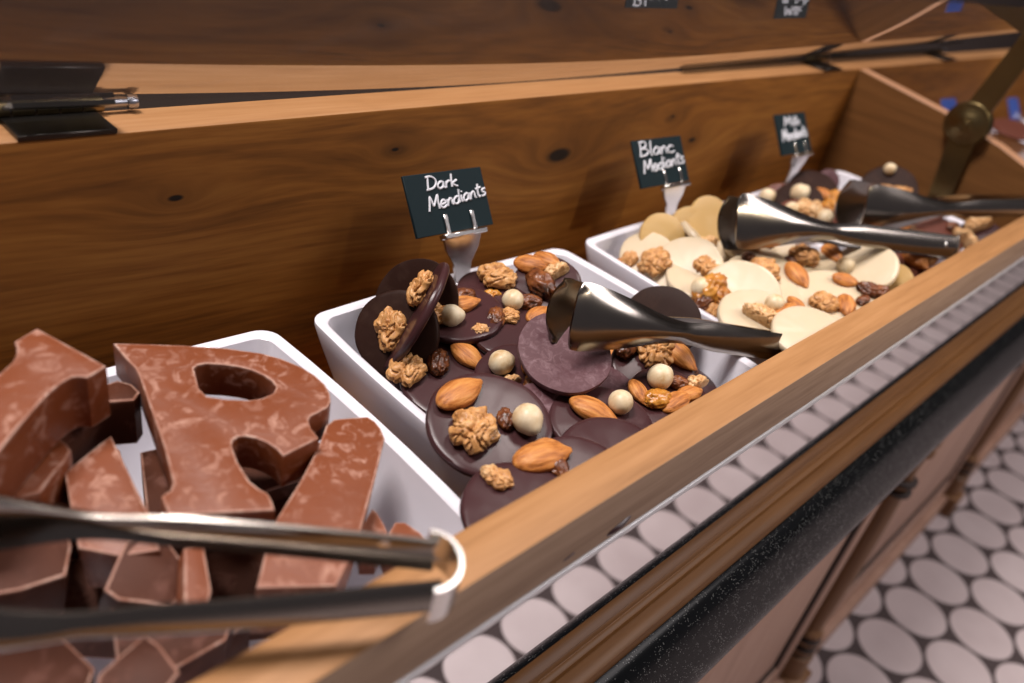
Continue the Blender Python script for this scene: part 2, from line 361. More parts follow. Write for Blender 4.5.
# cabinet below
YC = -1.0
bm = bmesh.new(); box(bm, X0, X1, YC, .3, ZF + .12, -.70); link('cabinet_body', bm, M['cabinet_wood'], D)
bm = bmesh.new(); box(bm, X0, X1, YC + .03, .25, ZF, ZF + .12); link('plinth', bm, M['turned_wood'], D)
bm = bmesh.new(); box(bm, X0, X1, YC - .035, YC, -.80, -.72, .01); link('top_moulding', bm, M['cabinet_wood'], D)
bm = bmesh.new(); box(bm, X0, X1, YC - .075, YC, ZF + .0, ZF + .18, .01); link('base_moulding', bm, M['cabinet_wood'], D)
pitch = 2.87
def column(x):
    prof = [(.075, -.0), (.075, -.10), (.062, -.11), (.078, -.14), (.078, -.17), (.058, -.185), (.078, -.215), (.078, -.24), (.056, -.26), (.050, -.34), (.062, -.7), (.066, -1.1), (.056, -1.45), (.05, -1.60),
            (.074, -1.63), (.074, -1.655), (.054, -1.67), (.074, -1.70), (.074, -1.725), (.054, -1.74), (.074, -1.77), (.074, -1.80), (.06, -1.81), (.09, -1.83), (.09, -2.2)]
    prof = [(r, z - .80) for r, z in prof]
    bm = lathe(bmesh.new(), prof, 24, (x, YC - .03, 0)); bmesh.ops.recalc_face_normals(bm, faces=bm.faces)
    c = link('turned_column', bm, M['turned_wood'], D)
    for zz in (-1.22, -1.29, -2.455, -2.53, -2.60):
        bm = lathe(bmesh.new(), [(.062, zz - .014), (.0805, zz - .010), (.0805, zz + .010), (.062, zz + .014)], 24, (x, YC - .03, -.01 if zz > -2 else -.03))
        link('dark_ring', bm, M['groove'], c)
    for sg in (-1, 1):
        bm = bmesh.new(); box(bm, x + sg * .12 - .016, x + sg * .12 + .016, YC - .006, YC + .002, ZF + .2, -.80); link('groove', bm, M['groove'], c)  # raised strip, coloured dark as the shade of a gap
    bm = bmesh.new(); box(bm, x - .11, x + .11, YC - .15, YC, ZF, ZF + .19, .012); link('foot_block', bm, M['turned_wood'], c)
for k in range(-1, 3):
    x = 2.93 + k * pitch
    if x < X1 - .2: column(x)
for k in range(-1, 3):
    xa = 2.93 + k * pitch - pitch + .14; xb = 2.93 + k * pitch - .14
    if xb > X1: continue
    bm = bmesh.new()   # framed door: stiles and rails around a sunk panel
    z0, z1 = ZF + .24, -.84
    for (a, b, c, d) in ((xa + .02, xa + .17, z0, z1), (xb - .17, xb - .02, z0, z1), (xa + .17, xb - .17, z0, z0 + .2), (xa + .17, xb - .17, z1 - .2, z1)):
        box(bm, a, b, YC - .03, YC - .001, c, d, .008)
    dr = link('cabinet_door', bm, M['cabinet_wood'], D)
    bm = bmesh.new()
    for (a, b, c, d) in ((xa + .18, xa + .205, z0 + .21, z1 - .21), (xb - .205, xb - .18, z0 + .21, z1 - .21), (xa + .18, xb - .18, z0 + .21, z0 + .235), (xa + .18, xb - .18, z1 - .235, z1 - .21)):
        box(bm, a, b, YC - .022, YC - .001, c, d, .004)
    link('bead', bm, M['groove'], dr)  # dark strips painted for the shade round the panel
    bm = bmesh.new(); box(bm, xa + .32, xb - .32, YC - .018, YC - .001, z0 + .34, z1 - .34, .01); link('raised_panel', bm, M['cabinet_wood'], dr)
# hinged clear lid, bowed a little along its length
def bow(x): return .003 + .0040 * (x - .6) ** 2 + .009 * max(0, 1.0 - x) ** 1.6
def lidpt(x, t, off=0.0):
    b = bow(x) * (1 - .2 * t)
    return Vector((x, .298 - t * math.cos(TH) - off * math.sin(TH), ZB + .002 + b + t * math.sin(TH) - off * math.cos(TH)))
bm = bmesh.new(); nx = 60; LL = 1.52; lx0, lx1 = -2.2, 5.8
und = []; top = []
for i in range(nx + 1):
    x = lx0 + (lx1 - lx0) * i / nx
    und.append([bm.verts.new(lidpt(x, LL * j / 6)) for j in range(7)])
    top.append([bm.verts.new(lidpt(x, LL * j / 6, -.025)) for j in range(7)])
for i in range(nx):
    for j in range(6):
        f = bm.faces.new((und[i][j], und[i][j + 1], und[i + 1][j + 1], und[i + 1][j])); f.material_index = 0
        f = bm.faces.new((top[i][j], top[i + 1][j], top[i + 1][j + 1], top[i][j + 1])); f.material_index = 1
    for j in (0, 6):
        f = bm.faces.new((und[i][j], und[i + 1][j], top[i + 1][j], top[i][j])); f.material_index = 1
for i in (0, nx):
    for j in range(6):
        f = bm.faces.new((und[i][j], und[i][j + 1], top[i][j + 1], top[i][j])); f.material_index = 1
bmesh.ops.recalc_face_normals(bm, faces=bm.faces)
lid = link('clear_lid', bm, [M['acrylic_under'], M['acrylic']], D)
lid['label'] = 'scratched clear lid tilted up from the back board'
def hinge(x0, x1):
    bm = bmesh.new(); box(bm, x0, x1, YB - .004, YBO - .03, ZB, ZB + .012, .002, 1)
    h = link('hinge', bm, M['dark_metal'], D); h['label'] = 'dark metal hinge on the top of the back board'
    bm = bmesh.new(); n = 5
    for i in range(n):
        a = x0 - .02 + (x1 - x0 + .04) * i / n; b = x0 - .02 + (x1 - x0 + .04) * (i + .9) / n
        tube(bm, [(a, YBO - .02, ZB + .022), (b, YBO - .02, ZB + .022)], .017, 12)
    link('barrel', bm, M['hinge_barrel'], h)
    bm = bmesh.new(); tube(bm, [(x0 - .06, YBO - .02, ZB + .022), (x1 + .07, YBO - .02, ZB + .022)], .009, 10)
    lathe(bm, [(.014, 0), (.016, .01), (.012, .022)], 12, (x1 + .07, YBO - .02, ZB + .022), Matrix.Rotation(math.pi / 2, 3, 'Y'))
    link('pin', bm, M['hinge_pin'], h)
    # upper leaf follows the lid
    bm = bmesh.new(); vs = []
    for x in (x0, x1):
        for t in (.05, .13):
            for o_ in (.002, .012): vs.append(bm.verts.new(lidpt(x, t, o_)))
    for f in ((0, 1, 3, 2), (4, 6, 7, 5), (0, 4, 5, 1), (2, 3, 7, 6), (0, 2, 6, 4), (1, 5, 7, 3)): bm.faces.new([vs[i] for i in f])
    bmesh.ops.recalc_face_normals(bm, faces=bm.faces); link('lid_leaf', bm, M['dark_metal'], h)
hinge(-.56, -.37); hinge(2.98, 3.16); hinge(4.66, 4.86)
bm = bmesh.new(); tube(bm, [(1.9, YBO - .022, ZB + .022), (2.95, YBO - .022, ZB + .024), (4.9, YBO - .022, ZB + .026)], .013, 10); link('lid_rod', bm, M['dark_metal'], D)
# folding brass lid stay with its round joint
xs = XD - .05
jy, jz = -.44, .385
bm = bmesh.new(); Rx = Matrix.Rotation(math.pi / 2, 3, 'Y')
lathe(bm, [(.02, -.04), (.098, -.038), (.106, -.03), (.106, .012), (.098, .02), (.055, .024), (.045, .03), (.022, .032), (.018, .04), (.006, .043)], 28, (xs, jy, jz), Matrix.Rotation(-math.pi / 2, 3, 'Y'))
bmesh.ops.recalc_face_normals(bm, faces=bm.faces)
st = link('lid_stay', bm, M['brass'], D); st['label'] = 'brass folding lid stay with a round joint'
def bar(name, a, b, w, x, th, par):
    a = Vector((x, *a)); b = Vector((x, *b)); d = (b - a).normalized(); s = Vector((0, -d.z, d.y)) * w / 2; tx = Vector((th / 2, 0, 0))
    bm = bmesh.new(); vs = [bm.verts.new(p) for p in (a - s * .8 - tx, a + s * .8 - tx, b + s - tx, b - s - tx, a - s * .8 + tx, a + s * .8 + tx, b + s + tx, b - s + tx)]
    for f in ((0, 1, 2, 3), (7, 6, 5, 4), (0, 4, 5, 1), (1, 5, 6, 2), (2, 6, 7, 3), (3, 7, 4, 0)): bm.faces.new([vs[i] for i in f])
    bmesh.ops.recalc_face_normals(bm, faces=bm.faces)
    bmesh.ops.bevel(bm, geom=list(bm.edges), offset=.005, segments=2, affect='EDGES')
    return link(name, bm, M['brass'], par)
bar('lower_arm', (-.475, -.02), (jy, jz), .13, xs + .02, .022, st)
bar('upper_arm', (-.53, .825), (jy, jz), .12, xs - .0, .022, st)
bm = bmesh.new(); box(bm, xs - .04, xs + .04, -.57, -.49, .80, .825, .004); link('lid_bracket', bm, M['brass'], st)
# ------------------------------------------------------------------ dishes
def dish_mesh(w=1.0, d=.86, h=.375):
    """square dish, rim at z=0, back-left corner at the origin, rounded corners, bowed sides"""
    bm = bmesh.new()
    def ring(ins, z, rad, bw=.012):
        pts = []; n = 7; m = 6
        x0, x1, y0, y1 = ins, w - ins, -d + ins, -ins
        cs = ((x1 - rad, y1 - rad, 0), (x0 + rad, y1 - rad, 90), (x0 + rad, y0 + rad, 180), (x1 - rad, y0 + rad, 270))
        for i, (cx, cy, a0) in enumerate(cs):
            for k in range(n):
                a = math.radians(a0 + 90 * k / (n - 1)); pts.append(Vector((cx + rad * math.cos(a), cy + rad * math.sin(a), z)))
            a = pts[-1]; nc = cs[(i + 1) % 4]; aa = math.radians(nc[2]); b = Vector((nc[0] + rad * math.cos(aa), nc[1] + rad * math.sin(aa), z))
            out = Vector((math.cos(aa), math.sin(aa), 0))
            for k in range(1, m):
                t = k / m; pts.append(a.lerp(b, t) + out * bw * 4 * t * (1 - t))
        return [bm.verts.new(p) for p in pts]
    R_ = [ring(.14, -h + .012, .06, .004), ring(.135, -h, .06, .004), ring(.115, -h + .004, .07, .004), ring(.085, -h + .06, .08, .008), ring(.04, -h * .45, .07), ring(.012, -.06, .06), ring(.002, -.014, .055), ring(.003, -.004, .053), ring(.010, 0, .05), ring(.022, -.001, .045), ring(.031, -.008, .042), ring(.04, -.05, .045),
          ring(.07, -h * .5, .06, .010), ring(.115, -h + .07, .075, .006), ring(.15, -h + .03, .08, .004), ring(.2, -h + .022, .08, 0)]
    for A, B in zip(R_, R_[1:]):
        n = len(A)
        for k in range(n): bm.faces.new((A[k], A[(k + 1) % n], B[(k + 1) % n], B[k]))
    bm.faces.new(R_[0]); bm.faces.new(R_[-1][::-1])
    bmesh.ops.recalc_face_normals(bm, faces=bm.faces)
    return bm
d0 = link('serving_dish', dish_mesh(), M['ceramic']); d0.location = (Vector((0, 0, 0)) * S)
tag(d0, 'white square porcelain dish holding the dark chocolate mendiants', 'dish', 'white dishes in the trough')
for x, lb in ((-1 - G, 'white porcelain dish nearest the camera, holding chunky milk chocolate letters'),
              (1 + G, 'white porcelain dish full of white chocolate mendiants'),
              (2 + 2 * G, 'white porcelain dish of milk mendiants beside the wooden divider'),
              (5.62, 'white dish corner beyond the wooden divider at the right edge')):
    d = d0.copy(); COL.objects.link(d); d.location = Vector((x, 0, 0)) * S; d['label'] = lb
# ------------------------------------------------------------------ nuts and fruit (shared meshes, real metres)
def fin(name, bm, mat):
    me = bpy.data.meshes.new(name); bm.to_mesh(me); bm.free()
    for p in me.polygons: p.use_smooth = True
    me.materials.append(mat); return me
def almond_mesh(seed):
    bm = bmesh.new(); bmesh.ops.create_icosphere(bm, subdivisions=4, radius=1)
    for v in bm.verts:
        p = v.co.copy(); t = (p.x + 1) / 2
        w = .95 * (1.0 - .40 * max(0, p.x) ** 1.5 - .06 * max(0, -p.x) ** 2)
        s = 1 + .02 * math.sin(9 * math.atan2(p.z, p.y) + seed)
        v.co = Vector((p.x * .0128 + (.0006 if p.x > .95 else 0), p.y * .0079 * w * s, p.z * .0048 * w * s))
    return fin('almond', bm, M['almond'])
def hazel_mesh():
    bm = bmesh.new(); bmesh.ops.create_icosphere(bm, subdivisions=3, radius=1)
    for v in bm.verts:
        p = v.co.copy(); r = 1 + .04 * noise.noise(p * 2)
        v.co = Vector((p.x * r, p.y * r, p.z * r)) * .0064
        if p.x > .7: v.co.x += (p.x - .7) * .005
    return fin('hazelnut', bm, M['hazelnut'])
def raisin_mesh(seed, mat, k=1.0):
    bm = bmesh.new(); bmesh.ops.create_icosphere(bm, subdivisions=4, radius=1); off = Vector((seed * 3.1, 1, 2))
    for v in bm.verts:
        p = v.co.copy(); n = noise.noise(Vector((p.x * 1.4, p.y * 3.2, p.z * 3.2)) + off); n2 = noise.noise(p * 5 + off)
        r = 1 - .30 * abs(n) * 2 + .07 * n2
        v.co = Vector((p.x * .0085, p.y * .0055, p.z * .0042)) * r * k
    return fin('raisin', bm, mat)
def walnut_mesh(seed, mat, half=False):
    """walnut half: two lobes of folded ridges around a groove"""
    rnd = random.Random(seed)
    bm = bmesh.new(); bmesh.ops.create_icosphere(bm, subdivisions=5, radius=1); off = Vector((seed * 5.3, seed, 2))
    for v in bm.verts:
        p = v.co.copy()
        q = Vector((p.x * 1.15, abs(p.y) * 1.35 + .4, p.z * .9)) + off
        q += Vector((noise.noise(q * 1.1), noise.noise(q * 1.1 + Vector((5, 5, 5))), 0)) * .9
        n = noise.noise(q * 1.45); n2 = noise.noise(q * 2.6)
        rid = min(1, abs(n) * 5.2) ** .6          # narrow valleys between thick rounded folds
        r = .60 + .42 * rid + .05 * n2
        groove = math.exp(-(p.y / .13) ** 2) * .30 * (.5 + .5 * max(0, p.z))
        r -= groove
        ang = math.atan2(p.y, p.x); r *= 1 + .07 * math.sin(5 * ang + seed) + .04 * math.sin(9 * ang)
        v.co = Vector((p.x * .0150, p.y * .0132, p.z * .0080)) * r
    if half:
        for v in bm.verts:
            if v.co.y < -.001: v.co.y = -.001 + (v.co.y + .001) * .15
    return fin('walnut', bm, mat)
NUT = {'a': [almond_mesh(i) for i in range(2)], 'h': [hazel_mesh()], 'r': [raisin_mesh(i, M['raisin']) for i in range(3)],
       'g': [raisin_mesh(i + 5, M['golden'], 1.05) for i in range(2)], 'w': [walnut_mesh(i, M['walnut']) for i in range(3)],
       'p': [walnut_mesh(i + 4, M['walnut_pale'], i == 1) for i in range(2)]}
NUTNAME = {'a': 'almond', 'h': 'hazelnut', 'r': 'raisin', 'g': 'golden_raisin', 'w': 'walnut', 'p': 'walnut'}
NUTLIFT = {'a': .0022, 'h': .0045, 'r': .0022, 'g': .0022, 'w': .0040, 'p': .0035}
cnt = [0]
def disc_mesh(kind, seed, r, flat=False):
    """poured chocolate disc: flat underneath, softly domed with a rounded lip on top; radius in dish widths"""
    bm = bmesh.new(); n = 64; t = .024
    prof = ([(0.30, 0), (.95, 0), (.985, .004), (1.0, .010), (.995, .016), (.975, .0205), (.94, .0222), (.88, .0230), (.6, .0238), (.3, .0242)] if not flat
            else [(0.30, 0), (.95, 0), (.99, .005), (1.01, .012), (1.012, .019), (1.0, .0225), (.97, .0232), (.6, .0235), (.3, .0235)])
    def wob(a): return 1 + .018 * math.sin(2 * a + seed) + .012 * math.sin(3 * a + seed * 2.1) + .006 * math.sin(7 * a + seed)
    rings = [[bm.verts.new((rr * r * wob(2 * math.pi * k / n) * math.cos(2 * math.pi * k / n), rr * r * wob(2 * math.pi * k / n) * math.sin(2 * math.pi * k / n),
              z + (.0015 * noise.noise(Vector((rr * 4 * math.cos(2 * math.pi * k / n), rr * 4 * math.sin(2 * math.pi * k / n), seed))) if z > .02 and not flat else 0))) for k in range(n)] for rr, z in prof]
    for A, B in zip(rings, rings[1:]):
        for k in range(n): bm.faces.new((A[k], A[(k + 1) % n], B[(k + 1) % n], B[k]))
    c0 = bm.verts.new((0, 0, 0)); c1 = bm.verts.new((0, 0, prof[-1][1]))
    for k in range(n):
        bm.faces.new((c0, rings[0][(k + 1) % n], rings[0][k])); bm.faces.new((c1, rings[-1][k], rings[-1][(k + 1) % n]))
    bmesh.ops.recalc_face_normals(bm, faces=bm.faces)
    return bm
def hcam(P):
    d = (CP - P); d.z = 0; return d.normalized()
GD, GW, GM = 'dark chocolate mendiants in the second dish', 'white chocolate mendiants in the third dish', 'milk and dark mendiants in the fourth dish'
def mend(label, mat, px, py, z, tc=0, tr=0, r=.135, tops=(), group=None, flat=False, name='mendiant', span=None, lt=()):
    """disc whose top centre shows at (px, py) when it lies at height z; tc leans its face to the viewer, tr to the right"""
    cnt[0] += 1
    P = on(px, py, 2, z); h = hcam(P); rt = h.cross(Vector((0, 0, 1))) * -1
    n = Vector((0, 0, 1)); n = (n * math.cos(math.radians(tc)) + h * math.sin(math.radians(tc))).normalized()
    rt = (rt - n * rt.dot(n)).normalized()
    n = (n * math.cos(math.radians(tr)) + rt * math.sin(math.radians(tr))).normalized()
    if span:      # standing nearly edge on: two points of its rim and the lean of its face
        A = on(span[0], span[1], 2, span[2]); B = on(span[3], span[4], 2, span[5]); P = (A + B) / 2; d_ = (B - A).normalized()
        v_ = (P - CP).normalized(); n = d_.cross(v_).normalized(); n = (n if n.dot(rt) < 0 else -n); n = (n - v_ * span[6]); n = (n - d_ * n.dot(d_)).normalized(); r = (B - A).length / 2
    if group in (GD, GW, GM):   # keep the disc inside the walls of its dish
        x0 = {GD: 0, GW: 1 + G, GM: 2 + 2 * G}[group]; ex = r * math.sqrt(max(0, 1 - n.x ** 2)); low = max(0, -(P.z - r * math.sqrt(max(0, 1 - n.z ** 2)) - .02))
        if low > .035 or P.z < 0:
            mgn = .042 + low * .18
            if P.x < x0 + .9: P.x = max(P.x, x0 + mgn + ex)
            if P.x > x0 + .1 and P.x < x0 + 1.0: P.x = min(P.x, x0 + 1 - mgn - ex)
            ey = r * math.sqrt(max(0, 1 - n.y ** 2)); P.y = min(P.y, -mgn - ey)
    xa = n.cross(Vector((.3, 1, .1))).normalized(); ya = n.cross(xa)
    rot = Matrix((xa, ya, n)).transposed()
    T = .0235
    O = P - n * T
    e = thing(name, label, 'chocolate', O, rot, group)
    o = link('chocolate_disc', disc_mesh(mat, cnt[0] * 1.7, r, flat), M[mat], e)
    inv = rot.transposed()
    for i, t in enumerate(tops):
        k, tx, ty = t[:3]; ang = t[3] if len(t) > 3 else 0; sc = t[4] if len(t) > 4 else 1
        if k == 'h' and px > 690: sc *= .8
        Q = onplane(tx, ty, P, n); q = inv @ (Q - O)
        if q.xy.length > r * 1.05: q.xy = q.xy.normalized() * r * 1.0
        Q2 = onplane(tx + 4 * math.cos(math.radians(ang)), ty - 4 * math.sin(math.radians(ang)), P, n); dq = inv @ (Q2 - Q)
        lst = NUT[k]; me = lst[(cnt[0] + i) % len(lst)]
        c = bpy.data.objects.new(NUTNAME[k], me); COL.objects.link(c); c.parent = e
        c.rotation_euler = (random.uniform(-.15, .15), random.uniform(-.15, .15), math.atan2(dq.y, dq.x))
        sc *= {'a': .84, 'w': .70, 'p': .72, 'r': .9, 'g': .95, 'h': .95}[k]; c.scale = (sc,) * 3
        c.location = Vector((q.x * S, q.y * S, T * S + NUTLIFT[k] * sc))
    for k, along, across, ang, sc in lt:
        d2 = inv @ d_; c2 = Vector((-d2.y, d2.x, 0)); q = d2 * along * r + c2 * across * r
        sc *= {'a': .84, 'w': .70, 'p': .72, 'r': .9, 'g': .95, 'h': .95}[k]
        c = bpy.data.objects.new(NUTNAME[k], NUT[k][0]); COL.objects.link(c); c.parent = e; c.scale = (sc,) * 3
        c.rotation_euler = (0, 0, math.radians(ang)); c.location = Vector((q.x * S, q.y * S, T * S + NUTLIFT[k] * sc))
    return e
# ---- the piles
# ---- dark mendiants
dk = lambda *a, **k: mend(*a, group=GD, **k)
dk('dark chocolate disc standing at the dish back left corner, showing its black underside', 'dark_black', 412, 298, .06, 64, -16, .112, (), flat=True)
dk('dark mendiant on its edge at the left of the dish, walnuts toward the wall', 'dark', 404, 318, .07, 0, 0, .13, (), span=(384, 366, -.01, 430, 268, .13, .16), lt=(('a', .8, .2, 40, .9), ('g', .35, .3, 40, 1.3), ('w', .3, -.3, 60, 1), ('w', -.35, .2, 60, 1.1)))
dk('black dark chocolate disc tucked low into the left side of the dish', 'dark_black', 388, 336, .02, 52, -20, .115, (('w', 392, 327, 80, .9),))
dk('dark mendiant with an almond and a pale hazelnut, just in front of the clip foot', 'dark', 459, 311, .045, 6, -6, .125, (('a', 462, 307, 8, .95), ('h', 451, 322, 0), ('r', 463, 298, 10), ('w', 433, 318, 20), ('w', 418, 326, 50, .8)))
dk('dark mendiant carrying a large amber walnut along the back rim', 'dark', 500, 292, .04, 5, 0, .125, (('w', 497, 281, 10, 1.15), ('g', 489, 299, 10, .9)))
dk('dark mendiant with a hazelnut, raisins and an almond half under the plain disc', 'dark', 515, 326, .035, 8, 4, .14, (('h', 511, 306, 60), ('w', 508, 318, 0, .6), ('r', 495, 321, 80, 1.1), ('r', 528, 305, 0, 1.1), ('a', 537, 316, 30, .8), ('p', 484, 334, 30, .5), ('w', 480, 332, 10, .5)))
dk('tilted dark mendiant with two almonds at the back right of the dish', 'dark', 546, 283, .07, 26, -10, .105, (('a', 531, 266, -10, 1), ('a', 547, 262, -28, .9), ('p', 557, 276, 30, .8), ('r', 541, 287, -50, 1.6)))
dk('dark mendiant with a walnut, two raisins and an almond by the left rim', 'dark', 445, 382, -.02, 12, 0, .160, (('w', 406, 373, 60, 1.0), ('r', 438, 366, 80, 1.2), ('r', 427, 347, 80, 1.0), ('a', 467, 358, -40, 1.05)))
dk('dusty dark chocolate disc turned upside down, partly under the plain top disc', 'dark_dusty', 592, 394, .02, 8, 4, .132, (), flat=True)
dk('dusty broken dark chocolate piece between two mendiants near the dish centre', 'dark_dusty', 543, 412, .03, 20, 20, .075, (), flat=True)
dk('dark mendiant with hazelnut and nut pieces in the gap left of the plain top disc', 'dark', 522, 376, .03, 10, 0, .12, (('h', 500, 369, 20, 1.05), ('a', 530, 366, 75, .75), ('w', 542, 384, -40, .8), ('r', 537, 394, -40, 1.2), ('p', 512, 384, 20, .5)))
dk('large dark mendiant with an almond, a big walnut and a hazelnut at the front left', 'dark', 490, 421, .05, 16, 4, .142, (('a', 459, 396, 32, 1.22), ('w', 473, 433, 50, 1.12), ('r', 505, 421, -80, .85), ('h', 525, 425, -60, 1.15)))
dk('dark disc along the left rim beneath the large walnut mendiant', 'dark', 468, 448, -.05, 8, 0, .155, ())
dk('plain dark chocolate disc lying upside down on top of the pile, touched by the tongs', 'dark_dusty', 565, 351, .115, 20, 4, .118, (), flat=True)
dk('dark mendiant with a walnut and an almond under the tong handle', 'dark', 654, 366, .04, 22, 6, .115, (('w', 654, 353, 80, 1.1), ('r', 625, 348, 60, 1.3), ('a', 679, 357, -42, 1.05)))
dk('black dark chocolate disc leaning on the right wall of the dish behind the tongs', 'dark_black', 662, 322, .02, 50, -12, .118, (), flat=True)
dk('dark mendiant with almond and hazelnut in front of the dusty disc', 'dark', 604, 424, .03, 10, 4, .13, (('a', 592, 413, -22, 1.15), ('h', 618, 408, 30, 1.0)))
dk('dark mendiant heaped with hazelnut, golden raisin and almonds by the front right corner', 'dark', 672, 402, .03, 10, 6, .12, (('h', 657, 383, 30, 1.1), ('g', 656, 402, 10, 1.1), ('a', 638, 394, -60, .8), ('a', 675, 404, 30, .95), ('a', 689, 395, 20, .8), ('p', 697, 387, 20, .65), ('r', 677, 385, 0, .9)))
dk('plain glossy dark disc against the rail, half hidden, middle of three', 'dark', 612, 455, .04, 10, 0, .12, ())
dk('glossy dark disc against the rail with an almond at its left edge', 'dark', 578, 482, .06, 12, 4, .125, (('a', 541, 460, 14, 1.25), ('r', 556, 470, -50, 1.0), ('a', 547, 449, 10, .7)))
dk('glossy dark disc in the nearest front corner of the dish, tight on the rail', 'dark', 524, 510, .06, 8, 0, .125, (('w', 499, 481, -40, .55), ('p', 490, 474, 20, .4)))
rnd = random.Random(3)
for (fx, fy) in ((.22, -.25), (.45, -.2), (.72, -.22), (.25, -.5), (.5, -.45), (.78, -.48), (.3, -.72), (.6, -.7), (.84, -.66)):
    P = Vector((fx, fy, -.06 + rnd.uniform(-.015, .015))); q = R.transposed() @ (P - CP); px, py = 512 + F * q.x / -q.z, 341.5 - F * q.y / -q.z
    dk('dark mendiant lying in the under layer of the dark pile', 'dark', px, py, P.z, rnd.uniform(-6, 10), rnd.uniform(-8, 8), .13, (('r', px + 6, py + 3, 30), ('a', px - 9, py + 6, 60)))
# ---- white mendiants
wk = lambda *a, **k: mend(*a, group=GW, **k)
wk('white mendiant leaning on the left wall, topped with a big walnut', 'white', 678, 268, .04, 36, -14, .122, (('w', 655, 264, 50, 1.15),))
wk('small-looking white mendiant behind the big walnut one, at the back left corner', 'white', 640, 254, .02, 30, -14, .095, (('w', 630, 260, 60, .6), ('a', 617, 263, 20, .4)))
wk('yellowish white disc standing at the back, leftmost of the upright ones', 'white_amber', 663, 238, .05, 52, 24, .088, (), flat=True)
wk('small yellowish upright disc in the middle of the back row', 'white_amber', 690, 229, .04, 50, 40, .085, (), flat=True)
wk('yellowish upright disc beside the tong blade at the back', 'white_amber', 712, 225, .05, 46, 38, .11, (), flat=True)
wk('white disc on its edge in front of the yellowish upright ones', 'white', 701, 238, .05, -18, 30, .09, ())
wk('white mendiant with a pale pink walnut at the back of the pile', 'white', 718, 257, .03, 8, 0, .12, (('p', 709, 248, 30, .9),))
wk('white mendiant with a split walnut left of the centre', 'white', 703, 276, .035, 12, -6, .12, (('w', 707, 269, 30, .95),))
wk('white mendiant heaped with a hazelnut, apricot gold and raisins at the front left', 'white', 714, 303, .05, 36, -8, .125, (('h', 689, 290, 20, 1.3), ('g', 709, 292, 40, 1.7), ('r', 703, 304, 50, 1.3), ('g', 722, 300, -60, 1.3), ('r', 727, 312, 80, 1.2), ('w', 714, 312, 50, .6)))
wk('white mendiant with a walnut half and brown almond at the centre of the pile', 'white', 768, 281, .055, 12, 2, .150, (('w', 761, 275, 20, 1.2), ('a', 762, 290, 20, .85), ('a', 796, 277, -50, 1.15)))
wk('tilted white mendiant with chopped walnut and an almond under the tongs', 'white', 757, 252, .06, -4, 4, .125, (('w', 748, 246, 10, .9), ('a', 770, 244, 8, .9), ('r', 745, 262, 10, 1.0)))
wk('white mendiant with a dark brown walnut to the right of the centre', 'white', 806, 262, .04, 10, 0, .12, (('w', 803, 259, -50, 1.15), ('r', 790, 263, 30, 1.0)))
wk('white mendiant with hazelnut, walnut pieces and almond pair beside the rail', 'white', 763, 318, .06, 14, 2, .135, (('p', 756, 320, -30, 1.0), ('h', 772, 308, 30, 1.2), ('p', 766, 318, -60, .7), ('a', 783, 315, 35, 1.0), ('a', 796, 307, -50, .8)))
wk('white mendiant with a walnut ring and an upright almond near the rail', 'white', 838, 298, .065, 15, 0, .145, (('w', 823, 305, 30, .95), ('a', 845, 307, -80, 1.0), ('a', 845, 282, -10, .9), ('r', 868, 292, -20, 1.2), ('r', 884, 293, 10, 1.1), ('r', 862, 302, 30, .8)))
wk('smooth cream white disc at the right side of the white pile', 'white', 864, 266, .075, 30, -16, .12, (('h', 845, 269, 20, 1.2), ('a', 832, 255, -40, 1.0)))
wk('smooth white disc half hidden behind the rail at the front', 'white', 812, 332, .10, 16, 0, .115, ())
wk('yellowish white disc standing between the white dish and the rail', 'white_amber', 887, 286, .0, 54, -30, .10, (), flat=True)
for (fx, fy) in ((.25, -.3), (.5, -.25), (.75, -.3), (.3, -.6), (.6, -.55), (.8, -.6)):
    P = Vector((1 + G + fx, fy, -.06)); q = R.transposed() @ (P - CP); px, py = 512 + F * q.x / -q.z, 341.5 - F * q.y / -q.z
    wk('white mendiant lying in the under layer of the white pile', 'white', px, py, P.z, rnd.uniform(-6, 10), rnd.uniform(-8, 8), .14, (('r', px + 6, py + 3, 30),))
# ---- milk mendiants, fourth dish
mk = lambda *a, **k: mend(*a, group=GM, **k)
mk('mendiant with a hazelnut leaning in the left corner of the farthest dish', 'milk2', 772, 207, .0, 40, 20, .10, (('h', 763, 198, 20, 1.4), ('a', 780, 214, 50, 1.0)))
mk('black upright mendiant under the third price card', 'dark_black', 796, 201, .04, 34, -10, .11, (('h', 799, 197, 20, 1.6),))
mk('dark mendiant with a hazelnut behind the nutty one of the farthest dish', 'dark_black', 815, 190, .045, 30, 10, .12, (('g', 833, 198, 20, 1.2), ('a', 820, 195, 10, 1.0)))
mk('purple brown disc standing at the back wall of the farthest dish', 'dark_dusty', 829, 181, .06, 60, 30, .055, (), flat=True)
mk('brown mendiant heaped with pale nuts and an orange apricot piece', 'milk2', 812, 218, .05, 14, 0, .14, (('p', 807, 213, 60, 1.3), ('h', 823, 222, 20, 1.4), ('g', 832, 210, 20, 1.7), ('h', 790, 213, 30, 1.2)))
mk('large dark mendiant standing at the divider, with nuts along its front', 'dark_black', 888, 190, .08, 46, -6, .135, (('h', 889, 171, 20, 1.1), ('w', 900, 198, 20, 1.1), ('w', 885, 194, 20, .9)))
mk('dark mendiant with raisins below the farthest tong blade', 'dark', 868, 217, .06, 16, 0, .13, (('g', 868, 216, 20, 1.3), ('r', 858, 212, 40, 1.4), ('a', 896, 228, 10, 1.3)))
mk('reddish brown mendiant topped with one hazelnut in the farthest dish', 'milk2', 918, 222, .05, 14, 4, .13, (('h', 928, 216, 20, 1.2),))
